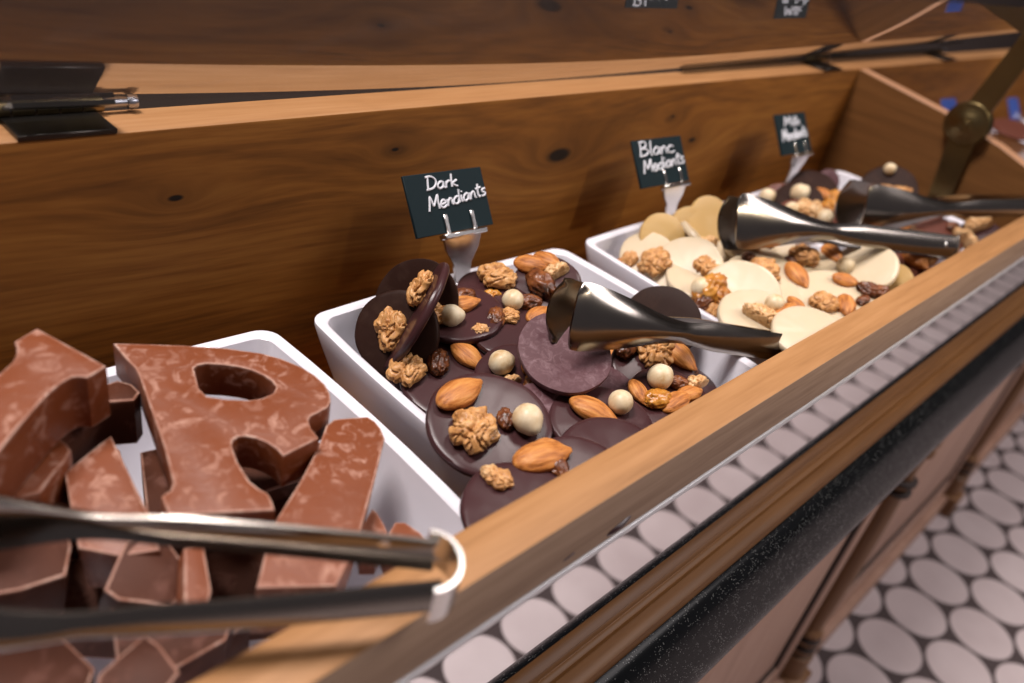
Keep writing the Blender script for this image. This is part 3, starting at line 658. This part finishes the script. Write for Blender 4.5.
mk('glossy purple mendiant at the right side of the farthest dish', 'milk2', 940, 233, .04, 22, 10, .11, (('r', 952, 228, 30, 1.0), ('p', 962, 241, -40, 1.1)))
mk('mendiant with a pale walnut between the farthest dish and the rail', 'dark', 982, 236, .04, 30, 0, .10, (('p', 979, 229, 20, 1.3),))
mk('mendiant with a pale walnut just past the white dish, under a tong handle', 'milk2', 876, 258, .03, 12, 0, .12, (('p', 872, 257, 20, 1.1), ('a', 862, 266, 10, .8)))
mk('purple mendiant with an orange almond in front of the tong end cap', 'milk2', 901, 266, .035, 14, 4, .13, (('a', 914, 261, -50, 1.35), ('p', 935, 258, 20, .8)))
for (fx, fy) in ((.25, -.3), (.5, -.25), (.78, -.3), (.3, -.6), (.6, -.55), (.8, -.6)):
    P = Vector((2 + 2 * G + fx, fy, -.05)); q = R.transposed() @ (P - CP); px, py = 512 + F * q.x / -q.z, 341.5 - F * q.y / -q.z
    mk('brown mendiant lying in the under layer of the farthest dish', 'milk2', px, py, P.z, rnd.uniform(-6, 14), rnd.uniform(-8, 8), .14, (('h', px + 6, py + 1, 30, 1.2), ('a', px - 6, py + 3, 20)))
# beyond the divider
e = mend('brown chocolate disc in the dish beyond the divider', 'milk2', 1016, 128, .07, 12, 0, .16, ())
# ------------------------------------------------------------------ chocolate letters
def slab(label, pts, z, th=.11, tc=0, tr=0, mat='milk', hole=None, name='chocolate_letter', ref=None):
    cx, cy = ref or (sum(p[0] for p in pts) / len(pts), sum(p[1] for p in pts) / len(pts))
    P = on(cx, cy, 2, z); h = hcam(P); rt = h.cross(Vector((0, 0, 1))) * -1
    n = (Vector((0, 0, 1)) * math.cos(math.radians(tc)) + h * math.sin(math.radians(tc))).normalized()
    n = (n * math.cos(math.radians(tr)) + rt * math.sin(math.radians(tr))).normalized()
    xa = n.cross(Vector((0, 1, .1))).normalized(); ya = n.cross(xa); rot = Matrix((xa, ya, n)).transposed(); inv = rot.transposed()
    T = [inv @ (onplane(x, y, P, n) - P) for x, y in pts]
    bm = bmesh.new()
    def loop(pp, z): return [bm.verts.new((p.x, p.y, z)) for p in pp]
    def side(A, B):
        m = len(A)
        for i in range(m): bm.faces.new((A[i], A[(i + 1) % m], B[(i + 1) % m], B[i]))
    def ringset(pp):
        A = loop(pp, 0); B = loop(pp, -th); side(A, B); return A, B
    A, B = ringset(T); HA = HB = None
    if hole:
        H = [inv @ (onplane(x, y, P, n) - P) for x, y in hole]; HA, HB = ringset(H)
    for ring, hr in ((A, HA), (B, HB)):
        es = []
        for rg in (ring, hr):
            if rg is None: continue
            for i in range(len(rg)): es.append(bm.edges.get((rg[i], rg[(i + 1) % len(rg)])))
        bmesh.ops.triangle_fill(bm, use_beauty=True, use_dissolve=True, edges=es)
    bmesh.ops.recalc_face_normals(bm, faces=bm.faces)
    be = [e for e in bm.edges if len(e.link_faces) == 2 and abs(e.verts[0].co.z - e.verts[1].co.z) < 1e-6 and abs(abs(e.link_faces[0].normal.z) - abs(e.link_faces[1].normal.z)) > .5]
    bv = bmesh.ops.bevel(bm, geom=be, offset=.0042, segments=2, affect='EDGES', profile=.6)
    for f_ in bv['faces']: f_.material_index = 1
    o = link(name, bm, [M[mat], M['milk_edge']]); o.matrix_world = Matrix.Translation(P * S) @ rot.to_4x4()
    tag(o, label, 'chocolate', 'chocolate letters piled in the near dish')
    return o
Rp = [(113, 343), (150, 344), (182, 345), (228, 348), (262, 353), (282, 358.5), (300, 366), (315, 375), (325, 384), (330, 393), (331, 401), (328, 407), (319, 412), (311, 416), (308.5, 420), (311, 428), (319, 438),
      (301, 447), (283, 456), (276, 448), (266, 442), (256, 438), (246, 436), (238, 436.5), (233, 440), (232, 446), (238, 462), (250, 481), (260, 489), (268, 493), (272, 500), (275, 510), (225, 512.5), (182, 515), (169, 516), (165, 506), (161, 496), (170, 490), (173, 483), (164, 447), (152, 413), (139, 376), (135, 368), (130, 363), (121, 353)]
Rh = [(194, 368), (198, 365), (206, 363.5), (222, 364.5), (238, 366.5), (252, 370), (264, 375.5), (272, 381), (276, 387), (273, 393), (262, 398), (248, 400), (225, 399), (207, 396), (199, 388)]
slab('big milk chocolate letter R lying flat on top of the near pile', Rp, .13, .085, 4, 0, 'milk', Rh)
slab('milk chocolate letter stroke slanting at the left edge, highest of the pile', [(37, 328), (72, 347), (106.5, 366), (97, 372), (87, 377.5), (80, 376.5), (72, 377), (64, 381), (57, 386), (48, 394), (39.5, 403), (17.5, 428), (0, 450), (-35, 492), (-70, 430), (-30, 397), (0, 373), (12, 362), (16, 355), (16.5, 347), (14, 341.5)], .22, .12, 4, 0)
slab('long straight milk chocolate bar right of the letter R', [(319, 445), (326, 425), (334, 419), (351, 417.5), (368, 416.5), (375, 421), (381, 428), (385, 438), (376, 476), (361, 530), (350, 560), (336, 586), (298, 587), (256, 588), (264, 556), (275, 521), (300, 481)], .09, .12, 2, 4)
slab('rounded milk chocolate letter end under the slanting stroke', [(47, 436), (57, 437.5), (66, 443), (71, 449.6), (66, 460), (55, 472), (40, 492), (0, 505), (-50, 530), (-60, 480), (0, 455), (30, 440)], .09, .11)
slab('brown curved letter piece between the stroke and the letter R', [(104, 402), (119, 401), (134, 400), (140, 392), (132, 384), (118, 380), (95, 388), (70, 402), (52, 424), (50, 436), (60, 434), (78, 420), (90, 408)], .10, .11, 0, 0, 'milk_shaded')
slab('wedge shaped bloomed chocolate piece left of the letter R', [(111, 435), (124, 462), (140, 495), (152, 519), (160, 550), (120, 556), (78, 548), (70, 505), (64, 473), (88, 453)], .06, .11, 6, -4)
slab('dark brown tilted piece below the upper tong arm', [(125, 542), (160, 530), (182, 560), (196, 588), (170, 606), (118, 600), (104, 590)], .03, .10, 20, 10, 'milk_shaded')
slab('upright chocolate piece with a pale bloomed edge between the tong arms', [(184, 548), (204, 545), (212, 590), (208, 606), (184, 604)], .045, .10, 10, 16)
slab('flat chocolate piece reaching under the left tong blade', [(-20, 505), (30, 498), (62, 515), (72, 545), (66, 575), (20, 590), (-40, 600), (-60, 540)], .03, .10, 6, 6, 'milk_shaded')
slab('shade-darkened chocolate piece beside the rail under the lower tong arm', [(110, 600), (150, 596), (190, 606), (236, 612), (226, 640), (170, 672), (118, 680)], -.02, .10, 14, 0, 'milk_shaded')
slab('peaked chocolate piece at the bottom edge near the rail', [(98, 675), (120, 655), (145, 634), (160, 645), (180, 672), (150, 710), (90, 715)], .02, .10, 8, -6, 'milk_shaded')
slab('shade-darkened chocolate piece at the lower left corner of the pile', [(-40, 640), (20, 630), (66, 640), (95, 668), (80, 715), (-20, 730)], -.0, .10, 6, 6, 'milk_shaded')
slab('small bloomed chocolate piece at the right of the bar', [(372, 508), (377, 512), (384, 524), (388, 532), (378, 548), (362, 548), (360, 530)], .02, .08, 4, 0)
slab('small pinkish chocolate corner by the rail right of the bar', [(395, 522), (405, 522), (420, 532), (434, 546), (420, 562), (392, 560), (384, 540)], .02, .08, 4, 0)
slab('brown broad piece under the letter R leg', [(225, 470), (262, 492), (300, 480), (330, 450), (300, 428), (250, 440)], -.06, .10, 0, 0, 'milk_shaded')
slab('brown piece at the bottom of the near dish below the wedge', [(40, 565), (120, 550), (200, 565), (210, 600), (140, 625), (50, 620)], -.12, .10, 0, 0, 'milk_shaded')
slab('large shade-dark filler piece covering the bottom of the near dish under the letter R', [(175, 430), (300, 432), (315, 450), (300, 530), (190, 560)], -.10, .09, 0, 0, 'milk_shaded')  # this and the following dark slabs are added so gaps read as shade
slab('large shade-dark filler piece at the bottom of the near dish below the bar', [(200, 545), (320, 530), (345, 548), (300, 605), (190, 615)], -.10, .09, 0, 0, 'milk_shaded')
slab('large shade-dark filler piece at the bottom left of the near dish under the slanting stroke', [(-40, 460), (80, 425), (120, 450), (140, 520), (30, 560), (-40, 590)], -.10, .09, 0, 0, 'milk_shaded')
slab('shade-dark filler chunk wedged against the dish front beside the rail', [(196, 604), (246, 604), (250, 622), (190, 668), (120, 700), (110, 670)], -.09, .10, 4, 0, 'milk_shaded')
slab('shade-dark filler chunk in the gap between the wedge piece and the letter R', [(140, 452), (168, 446), (200, 470), (205, 530), (160, 552), (146, 510)], -.03, .10, 0, 0, 'milk_shaded')
# ------------------------------------------------------------------ serving tongs
def tongs(label, head, tip, roll=0.0, gap_tip=.10, gap_head=.035, blade=.18, drop=0.0, hw=.068, upv=(0, 0, 1)):
    H = Vector(head); T = Vector(tip); a = (T - H); Ln = a.length; a.normalize()
    w = Vector(upv); w = (w - a * w.dot(a)).normalized(); s = a.cross(w)
    c, sn = math.cos(math.radians(roll)), math.sin(math.radians(roll)); w, s = w * c + s * sn, s * c - w * sn
    rot = Matrix((a, s, w)).transposed()
    e = thing('serving_tongs', label, 'tongs', H, rot, 'steel serving tongs')
    def prof(t):      # width and cup depth along the arm
        if t < .45: wd = hw * (1 - .06 * t / .45); cup = .014
        elif t < .60: u = (t - .45) / .15; wd = hw * (.94 - .24 * u * u * (3 - 2 * u)); cup = .014
        else:
            u = (t - .60) / .40; k = u * u * (3 - 2 * u); wd = hw * .70 + (blade - hw * .70) * k ** .9; cup = .014 + .016 * math.sin(math.pi * u) + .002
            if t > .955: wd *= 1 - .16 * ((t - .955) / .045) ** 2
        return wd, cup
    for sg in (1, -1):
        bm = bmesh.new(); n = 44; mcs = 12; rows_o = []; rows_i = []; th = .006
        for i in range(n + 1):
            t = i / n; t = t if t < .96 else t
            wd, cup = prof(t); x = t * Ln
            u = t * t * (3 - 2 * t)
            off = sg * (gap_head + (gap_tip - gap_head) * math.sin(min(1, t * 1.25) * math.pi / 2) ** 1.0 * (1 - .35 * max(0, t - .8) / .2))
            dz = -drop * math.sin(math.pi * t)
            ro = []; ri = []
            for j in range(mcs + 1):
                v = -1 + 2 * j / mcs
                zz = v * wd / 2; bulge = sg * cup * (1 - v * v)
                xx = x + (-(abs(v) ** 2.5) * .018 if t > .985 else 0)
                ro.append(bm.verts.new((xx, off + bulge, zz + dz))); ri.append(bm.verts.new((xx, off + bulge - sg * th, zz * .97 + dz)))
            rows_o.append(ro); rows_i.append(ri)
        for i in range(n):
            for j in range(mcs):
                bm.faces.new((rows_o[i][j], rows_o[i][j + 1], rows_o[i + 1][j + 1], rows_o[i + 1][j]))
                bm.faces.new((rows_i[i][j], rows_i[i + 1][j], rows_i[i + 1][j + 1], rows_i[i][j + 1]))
            for j in (0, mcs): bm.faces.new((rows_o[i][j], rows_o[i + 1][j], rows_i[i + 1][j], rows_i[i][j]))
        for i in (0, n):
            for j in range(mcs): bm.faces.new((rows_o[i][j], rows_o[i][j + 1], rows_i[i][j + 1], rows_i[i][j]))
        bmesh.ops.recalc_face_normals(bm, faces=bm.faces)
        ar = link('arm', bm, M['steel'], e)
    # spring head: a band bent round from one arm to the other
    bm = bmesh.new(); ro = []; n = 14; r0 = gap_head + .017
    for i in range(n + 1):
        a_ = math.pi / 2 + math.pi * i / n
        cx, cy = .012 + (r0) * .85 * math.cos(a_), (r0) * math.sin(a_)
        ro.append([bm.verts.new((cx, cy, -hw * .54)), bm.verts.new((cx, cy, hw * .54)), bm.verts.new((.012 + (cx - .012) * .86, cy * .86, hw * .54)), bm.verts.new((.012 + (cx - .012) * .86, cy * .86, -hw * .54))])
    for A, B in zip(ro, ro[1:]):
        for k in range(4): bm.faces.new((A[k], A[(k + 1) % 4], B[(k + 1) % 4], B[k]))
    bm.faces.new(ro[0]); bm.faces.new(ro[-1][::-1]); bmesh.ops.recalc_face_normals(bm, faces=bm.faces)
    sp = link('spring_head', bm, M['clip'], e)
    bm = bmesh.new()
    for sg in (1, -1):
        lathe(bm, [(.004, 0), (.009, .001), (.009, .004), (.004, .006)], 12, (.075, sg * (gap_head + .014), 0), Matrix.Rotation(-sg * math.pi / 2, 3, 'X'))
    bmesh.ops.recalc_face_normals(bm, faces=bm.faces); link('rivet', bm, M['clip'], e)
    return e
tongs('blurred stainless tongs lying over the chocolate letters, head on the rail', on(437, 575, 2, .235), on(-190, 572, 2, .235), roll=-6, gap_tip=.08, gap_head=.036, blade=.20, hw=.070)
tongs('stainless tongs whose blades rest on the dark mendiants', on(802, 350, 1, -.835), on(560, 312, 2, .215), roll=22, gap_tip=.05, gap_head=.018, blade=.17, hw=.082)
tongs('stainless tongs lying over the white mendiants toward the rail', on(951, 247, 1, -.845), on(727, 221, 2, .195), roll=30, gap_tip=.045, gap_head=.022, blade=.19, hw=.085)
tongs('farthest stainless tongs, lying across the milk mendiants beside the divider', on(1052, 205, 1, -.93), on(850, 207, 2, .17), roll=14, gap_tip=.07, gap_head=.03, blade=.20, hw=.08)
# ------------------------------------------------------------------ price cards with chalk handwriting
GL = {  # strokes on a 1-high grid
 'D': ([(.1, 1), (.08, .5), (.05, 0)], [(-.05, .95), (.3, 1), (.6, .75), (.62, .4), (.4, .1), (-.05, 0)]),
 'M': ([(0, 0), (.08, .5), (.15, 1), (.3, .5), (.38, .3), (.55, .65), (.72, 1), (.72, .5), (.78, 0)],),
 'B': ([(.1, 1), (.08, .5), (.05, 0)], [(0, .95), (.35, 1), (.5, .8), (.35, .58), (.1, .52), (.45, .48), (.6, .25), (.4, .04), (0, 0)]),
 'a': ([(.42, .45), (.25, .52), (.05, .35), (.02, .12), (.15, 0), (.35, .12), (.42, .45), (.42, .1), (.55, 0)],),
 'r': ([(.05, .48), (.08, .25), (.08, 0), (.1, .3), (.25, .5), (.4, .45)],),
 'k': ([(.08, 1), (.05, .5), (.05, 0)], [(.42, .5), (.1, .25), (.45, 0)]),
 'e': ([(.03, .25), (.4, .3), (.35, .5), (.15, .5), (.03, .25), (.12, .02), (.3, 0), (.48, .12)],),
 'n': ([(.03, .5), (.06, .25), (.05, 0), (.1, .3), (.25, .5), (.38, .42), (.4, .1), (.5, 0)],),
 'd': ([(.42, .42), (.25, .5), (.05, .35), (.02, .12), (.18, 0), (.38, .1), (.48, .95), (.44, .4), (.46, 0)],),
 'i': ([(.1, .5), (.1, .2), (.16, 0)], [(.14, .72), (.17, .76)]),
 't': ([(.18, .95), (.14, .4), (.2, .02), (.32, .05)], [(-.02, .62), (.4, .68)]),
 's': ([(.36, .5), (.15, .48), (.12, .32), (.34, .2), (.3, .02), (.05, 0)],),
 'l': ([(.15, 1), (.1, .5), (.1, .05), (.2, 0)],),
 'c': ([(.42, .42), (.25, .52), (.05, .35), (.05, .1), (.22, 0), (.48, .06)],),
}
GWD = {'D': .72, 'M': .86, 'B': .68, 'i': .26, 'l': .28, 't': .38, 'r': .42, 's': .42}
def write(bm, text, x, y, hgt, wid, slope=0.0, slant=.12, th=.0030):
    tot = sum(GWD.get(c, .52) for c in text); k = wid / tot; cx = 0
    for c in text:
        for st_ in GL[c]:
            pts = [Vector(((cx + px_) * k + slant * py_ * hgt, py_ * hgt)) for px_, py_ in st_]
            sm = []
            for i in range(len(pts) - 1):   # Catmull-Rom
                p0, p1, p2, p3 = pts[max(i - 1, 0)], pts[i], pts[i + 1], pts[min(i + 2, len(pts) - 1)]
                for q in range(4):
                    t = q / 4; sm.append(.5 * ((2 * p1) + (p2 - p0) * t + (2 * p0 - 5 * p1 + 4 * p2 - p3) * t * t + (3 * p1 - p0 - 3 * p2 + p3) * t ** 3))
            sm.append(pts[-1])
            tube(bm, [(x + p.x, y + p.y + slope * p.x, .0042) for p in sm], th, 6)
        cx += GWD.get(c, .52)
def sign(label, corner_l, w, hgt, lines, foot, group='slate price cards', back=35, hx=None, blank=False):
    """corner_l: lower left corner; the card leans back by `back` degrees; foot: height of the rim clip below"""
    BL = Vector(corner_l); up = Vector((0, math.sin(math.radians(back)), math.cos(math.radians(back)))); xa = Vector((1, -.0, -.03)).normalized(); nn = xa.cross(up).normalized()
    rot = Matrix((xa, nn.cross(xa), nn)).transposed()
    e = thing('price_card', label, 'price card', BL, rot, group)
    bm = bmesh.new(); box(bm, 0, w, 0, hgt, -.006, .003, .0015, 1); link('slate_card', bm, M['slate'], e)
    if lines:
        bm = bmesh.new()
        for ln in lines: write(bm, *ln)
        hw_ = link('handwriting', bm, M['chalk'], e)
    m = w * (hx or .56)
    # bent steel lip with two prongs holding the card's foot
    bm = bmesh.new(); box(bm, m - .075, m + .085, -.018, -.003, -.012, .02, .003, 1)
    for dx in (-.05, .05):
        box(bm, m + dx - .007, m + dx + .007, -.004, .052, .005, .0095, .002, 1)
    link('card_holder', bm, M['clip'], e)
    # tapered stem narrowing down to the clip
    bm = bmesh.new(); inv = rot.transposed()
    dn = inv @ Vector((0, 0, -1)); dx_ = Vector((1, 0, 0)); by = Vector((m, -.014, 0))
    fo = inv @ (Vector(foot) - BL)
    ax = (fo - by); th = inv @ Vector((0, -1, 0)) * .005
    vs = []
    for t, wd in ((0, .07), (.25, .062), (.55, .034), (.8, .028), (1, .03)):
        c = by + ax * t; vs.append([bm.verts.new(c - dx_ * wd - th), bm.verts.new(c - dx_ * wd * .3 - th * 3), bm.verts.new(c + dx_ * wd * .3 - th * 3), bm.verts.new(c + dx_ * wd - th), bm.verts.new(c + dx_ * wd + th), bm.verts.new(c - dx_ * wd + th)])
    for A, B in zip(vs, vs[1:]):
        for k in range(6): bm.faces.new((A[k], A[(k + 1) % 6], B[(k + 1) % 6], B[k]))
    bm.faces.new(vs[0]); bm.faces.new(vs[-1][::-1]); bmesh.ops.recalc_face_normals(bm, faces=bm.faces)
    link('stem', bm, M['clip'], e, smooth=False)
    # spring clip gripping the dish rim
    bm = bmesh.new(); A = inv @ Vector((1, 0, 0))
    tube(bm, [fo - A * .035, fo + A * .085], .016, 12)
    for sg, yy in ((1, .03), (-1, -.032)):
        p0 = inv @ (Vector(foot) + Vector((-.03, yy, -.075)) - BL); p1 = inv @ (Vector(foot) + Vector((-.03, 0, 0)) - BL)
        t = inv @ Vector((0, .003, 0)); q = [p0, p1, p1 + A * .1, p0 + A * .1]
        v = [bm.verts.new(p - t) for p in q] + [bm.verts.new(p + t) for p in q]
        for f in ((0, 1, 2, 3), (7, 6, 5, 4), (0, 4, 5, 1), (1, 5, 6, 2), (2, 6, 7, 3), (3, 7, 4, 0)): bm.faces.new([v[i] for i in f])
    bmesh.ops.recalc_face_normals(bm, faces=bm.faces); link('rim_clip', bm, M['clip'], e, smooth=False)
    return e
sign('slate card handwritten Dark Mendiants on a steel clip', (.302, -.05, .183), .288, .17,
     [('Dark', .072, .124, .036, .115), ('Mendiants', .062, .066, .038, .222, .10)], tuple(on(462, 283, 1, -.012)))
sign('slate card handwritten Blanc Mediants on a steel clip above the white mendiants', (1.316, -.05, .180), .308, .17,
     [('Blanc', .028, .112, .050, .22), ('Mediants', .032, .050, .044, .265, .07)], tuple(on(670, 217, 1, -.012)), hx=.66)
sign('blurred slate card handwritten Milk Mendiants at the farthest dish', (2.345, -.05, .185), .29, .18,
     [('Mi', .07, .125, .04, .09), ('lk', .155, .125, .04, .075), ('Mendiants', .03, .06, .05, .24, .05)], tuple(on(789, 182, 1, -.012)), hx=.62)
# card beyond the divider (blue showing over the divider top) and one farther right
P = on(957, 116, 1, -.05); 
sign('blue card on a clip showing above the divider near the brass joint', (P.x - .12, -.05, P.z - .06), .26, .17, [], (P.x + .06, -.012, .035))
P2 = on(1017, 113, 1, -.05)
sign('blue card on a clip at the right edge above the dish beyond the divider', (P2.x - .04, -.05, P2.z - .06), .26, .17, [], (P2.x + .1, -.012, .035))
for o in list(bpy.data.objects):
    if o.name.startswith('slate_card') and o.parent and o.parent['label'].startswith('blue'): 
        o.data.materials[0] = M['blue']
# ------------------------------------------------------------------ light
w = bpy.data.worlds.new('room_light'); scene.world = w; w.use_nodes = True
bg = w.node_tree.nodes['Background']; bg.inputs[0].default_value = (.52, .46, .49, 1); bg.inputs[1].default_value = .19
def area(name, loc, target, size, power, col, sy=None):
    l = bpy.data.lights.new(name, 'AREA'); l.energy = power; l.color = col; l.size = size
    if sy: l.shape = 'RECTANGLE'; l.size_y = sy
    o = bpy.data.objects.new(name, l); COL.objects.link(o); o.location = Vector(loc) * S
    o.rotation_euler = (Vector(target) * S - o.location).to_track_quat('-Z', 'Y').to_euler(); return o
area('ceiling_spot', (-1.9, 1.1, 7.6), (.6, -.4, 0), .42, 38, (1, .91, .86))
area('ceiling_spot', (3.6, .4, 9), (2.4, -.5, 0), .3, 13, (1, .90, .84))
area('fill_panel', (7.5, -6.5, 9), (4, -3, -3), 1.0, 32, (1, .92, .92))  # unseen fill added, aimed at the floor in front
sl = bpy.data.lights.new('shop_spot', 'SPOT'); sl.energy = 38; sl.color = (1, .84, .62); sl.spot_size = math.radians(26); sl.spot_blend = 1; sl.shadow_soft_size = .06
so = bpy.data.objects.new('shop_spot', sl); COL.objects.link(so); so.location = Vector((2.6, -6.0, 7.0)) * S
so.rotation_euler = (Vector((1.9, .2, .35)) * S - so.location).to_track_quat('-Z', 'Y').to_euler()
vs = scene.view_settings; vs.view_transform = 'Standard'; vs.look = 'None'; vs.gamma = 1; vs.use_curve_mapping = False; vs.exposure = 0.0
scene.cycles.max_bounces = 10
